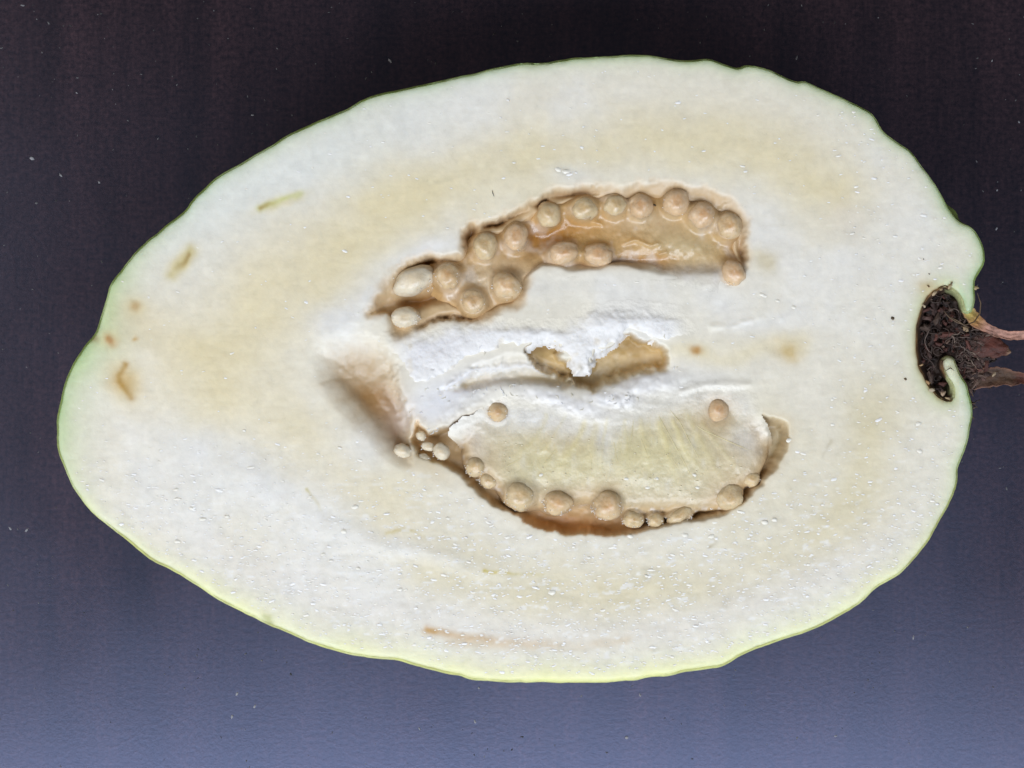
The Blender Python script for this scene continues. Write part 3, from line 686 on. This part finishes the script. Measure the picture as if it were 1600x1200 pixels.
# hairs clinging to the outside by the lower sepal
for k in range(26):
    x, y = random.uniform(1512, 1524), random.uniform(606, 652); a = random.uniform(-.6, 1.6); pts = [(x, y, -30)]
    for q in range(7):
        a += random.uniform(-.9, .9); pts.append((min(pts[-1][0] + math.cos(a) * 2.4, 1546), pts[-1][1] + math.sin(a) * 2.4, pts[-1][2] + random.uniform(-2, 3)))
    mb.tube(pts, random.uniform(.7, 1.3), random.choice([(.12, .075, .05), (.06, .04, .03), (.20, .13, .09)]), 4)
for k in range(90):
    x, y = random.uniform(1488, 1548), random.uniform(512, 580); a = random.uniform(-.8, 1.2); pts = [(x, y, -12 - .2 * (y - 512))]
    for q in range(6):
        a += random.uniform(-.7, .7); pts.append((pts[-1][0] + math.cos(a) * 3, pts[-1][1] + math.sin(a) * 3, pts[-1][2] + random.uniform(-1.5, 1.5)))
    mb.tube(pts, random.uniform(.4, 1.1), random.choice([(.12, .085, .07), (.05, .032, .026), (.24, .18, .14), (.08, .05, .04)]), 4)
st = mb.build('stamens', M_HAIR, base, 'stuff'); st['label'] = 'tangle of brown dried stamens'
mb = MB(); k = 0
while k < 300:
    x, y = random.uniform(1436, 1560), random.uniform(452, 622)
    if x < 1505 and not inside(x, y): continue
    if x >= 1505 and not (512 < y < 606): continue
    rr_ = random.uniform(1.5, 7.5); g = random.uniform(.5, 1.6)
    c = random.choice([(.05, .03, .026), (.075, .042, .034), (.13, .085, .065), (.028, .018, .016), (.09, .036, .028)])
    zc = random.uniform(-34, -12) if x < 1505 else -14 - .16 * (y - 512)
    mb.blob((x, y, zc), rr_ * random.uniform(.8, 2.0), rr_ * .6, rr_ * .6, random.uniform(0, 3.1), tuple(g * q for q in c), 6, .5); k += 1
mb.build('crumbs', M_DRY, base, 'stuff', smooth=False)['label'] = 'dry brown crumbs of the withered flower'
# single long hairs crossing the rim
for pts in ([(1474,486),(1482,496),(1494,504),(1508,508),(1522,503),(1531,490),(1532,474),(1526,458)], [(1476,580),(1484,575),(1490,579)], [(1482,494),(1496,502),(1506,509),(1514,512)]):
    mb = MB(); mb.tube([(x, y, 2 + 2 * math.sin(i)) for i, (x, y) in enumerate(pts)], 1.1, (.13, .085, .05), 5); mb.build('hair', M_HAIR, base)
# pale torn flakes on the rim of the cup
for (x, y, r, c) in [(1460,458,5,(.55,.42,.26)), (1470,452,4,(.5,.36,.2)), (1484,447,5,(.6,.48,.28)), (1527,450,6,(.55,.42,.22)), (1511,514,7,(.42,.30,.18)), (1456,609,6,(.66,.55,.38)), (1450,597,5,(.5,.3,.14)), (1474,614,6,(.48,.34,.22)), (1480,622,5,(.52,.38,.22)), (1444,478,4,(.62,.5,.34)),
                     (1555,585,5,(.50,.38,.25)), (1440,570,4,(.58,.38,.2)), (1487,442,3,(.2,.15,.1)), (1450,447,2.5,(.2,.12,.06))]:
    mb = MB(); mb.blob((x, y, 1.5 if x < 1500 else -8), r * .8, r * .45, 1.6, random.uniform(-1, 1), tuple(.8 * q for q in c), 7, .55); mb.build('flake', M_HAIR, base)

# ------------------------------------------------------------------ seeds
def seed(x, y, rx, ry, rot=0.0, z=-9.0, tint=0, fuzz=0.0, depth=None, core=0.8):
    bm = bmesh.new(); bmesh.ops.create_icosphere(bm, subdivisions=4, radius=1.0)
    k = random.uniform(0, 100); rz = min(rx, ry) * 0.95 if depth is None else depth
    c, s_ = math.cos(math.radians(rot)), math.sin(math.radians(rot))
    lightc = [np.array((.76, .56, .32)), np.array((.74, .58, .34)), np.array((.82, .73, .55)), np.array((.76, .54, .32))][tint]
    corec = [np.array((.58, .29, .09)), np.array((.60, .36, .13)), np.array((.78, .60, .36)), np.array((.60, .29, .10))][tint]
    vv = []; cl = []
    for v in bm.verts:
        p = v.co.copy()
        q = 1 + 0.14 * mnoise.noise(p * 1.4 + Vector((k, 0, 0))) + 0.035 * mnoise.noise(p * 5 + Vector((0, k, 0))) + 0.018 * mnoise.noise(p * 13 + Vector((0, k, 0)))
        # kidney: one side slightly flattened, a small dimple on top
        q *= 1 - 0.10 * max(0, -p.x) ** 2
        dd = (p.x - 0.05) ** 2 + (p.y + 0.05) ** 2
        if p.z > 0: q -= 0.02 * math.exp(-dd / 0.05)
        lx, ly = p.x * q * rx, p.y * q * ry
        vv.append((x + lx * c - ly * s_, y + lx * s_ + ly * c, z + p.z * q * rz))
        m_ = core * (math.exp(-dd / 0.20) if p.z > -0.2 else 0)
        m_ *= 0.8 + 0.6 * mnoise.noise(p * 3 + Vector((k, k, 0)))
        cc_ = lightc * (1 - max(m_, 0)) + corec * max(m_, 0)
        wh = max(0, mnoise.noise(p * 6 + Vector((k, 5, 0)))) * 0.5
        cc_ = cc_ * (1 - wh) + np.array((.86, .79, .66)) * wh
        lo = min(max((.55 - p.z) / .5, 0), 1) * (.75 if tint != 2 else .3); cc_ = cc_ * (1 - lo) + np.array((.63, .45, .25)) * lo
        cl.append(cc_)
    fa = [tuple(w.index for w in f.verts) for f in bm.faces]; bm.free()
    o = mesh_np('seed', vv, fa, M_SEED, base, np.clip(np.array(cl), .02, .9))
    if fuzz > 0:
        mb = MB()
        for q in range(int(fuzz)):
            a = random.uniform(-0.25, math.pi + 0.25); e = random.uniform(-.15, .85)
            ce = math.cos(e); d = Vector((math.cos(a) * ce, math.sin(a) * ce, math.sin(e)))
            b = Vector((x + d.x * rx * .93, y + d.y * ry * .93, z + d.z * rz * .93))
            L = random.uniform(1.0, 2.6); w = Vector((random.uniform(-.5, .5), random.uniform(-.5, .5), random.uniform(-.2, .4)))
            mb.tube([b, b + (d + w * .5) * L * .5, b + (d + w) * L], random.uniform(.9, 1.6), (.92, .88, .82), 4, (1, .5))
        mb.build('fuzz', M_THREAD, o, 'stuff')
    return o
for a in SEEDS:
    x, y, rx, ry, r, z, t, fz = a
    jx, jy = random.uniform(.98, 1.16), random.uniform(.98, 1.16)
    o = seed(x, y, rx * jx, ry * jy, r + random.uniform(-25, 25), z, t, fz * 1.1)
    if t == 2: o['label'] = 'small creamy white undeveloped seed' if rx < 18 else 'elongated pale seed with a grainy coat'

# ------------------------------------------------------------------ yellow fibres in the lower pulp and small threads
def zl(x, y): return height_at(x, y, ZL)
for pts in ([(1046,640),(1062,660),(1078,690),(1090,714),(1100,735)], [(1030,650),(1052,690),(1072,728),(1092,768)], [(1066,652),(1100,672),(1140,690),(1176,706)], [(880,688),(862,710),(846,730)], [(1000,680),(1010,706),(1020,738)],
            [(1048,714),(1058,728),(1066,742)], [(812,718),(796,726),(782,734)], [(925,690),(924,712),(922,740)], [(960,690),(964,716),(972,744)], [(990,656),(986,690),(988,720)]):
    mb = MB(); mb.tube([(x + random.uniform(-1, 1), y, zl(x, y) - 0.1) for x, y in pts], random.uniform(.6, 1.0), (.80, .72, .42), 5, (1, .5)); mb.build('fibre', M_THREAD, base)
mb = MB()
for k in range(80):                                   # short torn threads on the ragged tissue
    r = random.random()
    if r < .22: x, y = random.uniform(620, 1080), 0; y = np.interp(x, [620, 760, 850, 895, 960, 1010, 1080], [590, 545, 534, 566, 535, 528, 530]) + random.uniform(-3, 5); z = height_at(x, y, ZP)
    elif r < .62: x, y = random.uniform(700, 1060), 0; y = np.interp(x, [700, 800, 920, 1000, 1060], [620, 604, 628, 604, 584]) + random.uniform(-10, 16); z = height_at(x, y)
    elif r < .8: x = random.uniform(730, 1130); y = np.interp(x, [730, 785, 850, 960, 1090, 1130], [735, 778, 798, 803, 806, 798]) + random.uniform(-7, 0); z = zl(x, y)
    else: x, y = random.uniform(640, 760), random.uniform(600, 680); z = height_at(x, y)
    a = random.uniform(0, 6.28); L = random.uniform(3, 9)
    z = max(z, -22) - .2
    mb.tube([(x, y, z), (x + math.cos(a) * L * .5, y + math.sin(a) * L * .5, z + random.uniform(.5, 2.5)), (x + math.cos(a + .6) * L, y + math.sin(a + .6) * L, z + random.uniform(-.5, 2))], random.uniform(.5, 1.1), random.choice([(.88, .88, .86), (.84, .80, .66), (.86, .86, .88)]), 4)
mb.build('torn_threads', M_THREAD, base, 'stuff')

# ------------------------------------------------------------------ stone cells: pale grains in the flesh
mb = MB(); n = 0
while n < 2800:
    x, y = random.uniform(110, 1520), random.uniform(110, 1055)
    e = -height_at(x, y, so)
    if e < 14: continue
    pr = 0.05 + 0.95 * float(sstep(np.array(y), 640, 900))
    if x > 1300: pr = max(pr, .35)
    if random.random() > pr: continue
    if min(height_at(x, y, sU), height_at(x, y, sC), height_at(x, y, sP), height_at(x, y, sL), height_at(x, y, sPi)) < 8: continue
    r = random.uniform(.8, 1.7) * (1.8 if random.random() < .10 else 1)
    mb.blob((x, y, height_at(x, y, F) + .12), r * random.uniform(1, 2.4), r * .8, r * .16, random.uniform(-.4, .4), random.choice([(.96, .95, .90), (.97, .96, .93), (.95, .92, .82)]), 6, .25); n += 1  # pale grains kept near white, their small glints put into the colour
for (x, y, r) in [(317,811,4), (277,846,3.6), (299,794,3), (355,807,3), (863,926,5), (625,921,3.5), (555,792,5), (537,830,4), (505,866,3), (700,810,3), (884,268,5), (872,265,4), (1010,900,3), (560,888,3), (275,765,3), (1195,816,5), (1210,812,4), (1233,688,4), (1435,662,4), (1437,705,4), (1070,836,4), (1112,838,4), (985,838,4),
                  (1215,470,3), (1240,480,3), (1190,460,3), (845,742,3), (978,748,3), (1012,762,3), (1026,748,3), (1085,742,3), (1090,762,3)]:
    zz = max(height_at(x, y, F), height_at(x, y, ZL) if height_at(x, y, sPL) < 0 else -99)
    mb.blob((x, y, zz + .5), r * 1.25, r * .8, r * .18, random.uniform(-.4, .4), (.90, .87, .76), 7, .2)
for k in range(60):
    x, y = random.uniform(760, 1160), random.uniform(680, 790)
    if height_at(x, y, sPL) > -10: continue
    mb.blob((x, y, zl(x, y) + .3), random.uniform(1, 2.4), random.uniform(.8, 1.4), 1.1, random.uniform(-.5, .5), (.88, .82, .62), 6, .25)
mb.build('stone_cells', M_GRIT, base, 'stuff')['label'] = 'pale gritty grains scattered through the flesh'

# dark specks on the cut face
for (x, y, r) in [(1395,497,3.2), (1415,592,2.4), (1452,428,1.2), (1443,405,1.0), (1024,320,2.2)]:
    mb = MB(); mb.blob((x, y, max(height_at(x, y, F), -6 if x == 1024 else -99) + .6), r * 1.2, r * .8, r * .6, .5, (.09, .06, .03), 6, .3); mb.build('speck', M_HAIR, base)
mb = MB(); mb.tube([(769,297,height_at(769,297) + 1), (770,302,height_at(770,302) + 1.5), (772,307,height_at(772,307) + 1)], .7, (.08, .07, .06), 4); mb.build('hair', M_HAIR, base)

# ------------------------------------------------------------------ dust on the table (one scatter)
mb = MB()
k_ = (CAM + HC) / CAM
fixed = [(50,247,7), (95,274,4), (155,285,3), (395,180,3.5), (1557,357,5), (1558,297,3), (1427,996,4), (1306,1150,4), (370,1084,4.5), (398,1104,4), (363,1120,4), (748,1075,4), (1000,1086,4.5), (979,1152,5), (655,1138,4), (742,1128,4), (42,828,4), (16,826,4), (1592,191,3), (1550,95,3), (610,95,5), (120,145,3)]
for (x, y, r) in fixed:
    X_, Y_ = 800 + (x - 800) * k_, 600 + (y - 600) * k_
    mb.blob((X_, Y_, -HC + .5), r * random.uniform(.6, 1.0), r * random.uniform(.3, .6), r * .25, random.uniform(0, 3), (.32, .32, .34), 6, .4)
for k in range(900):
    x, y = random.uniform(-250, 1850), random.uniform(-250, 1450)
    r = random.uniform(.8, 2.0) * (1.5 if random.random() < .1 else 1); g = random.uniform(.05, .20)
    mb.blob((x, y, -HC + .2), r * random.uniform(.7, 1.8), r * .7, r * .3, random.uniform(0, 3), (g, g, g * 1.05), 5, .3)
du = mb.build('dust', M_DUST, None, 'stuff'); du['label'] = 'fine pale dust specks scattered on the dark table'; du['category'] = 'dust'
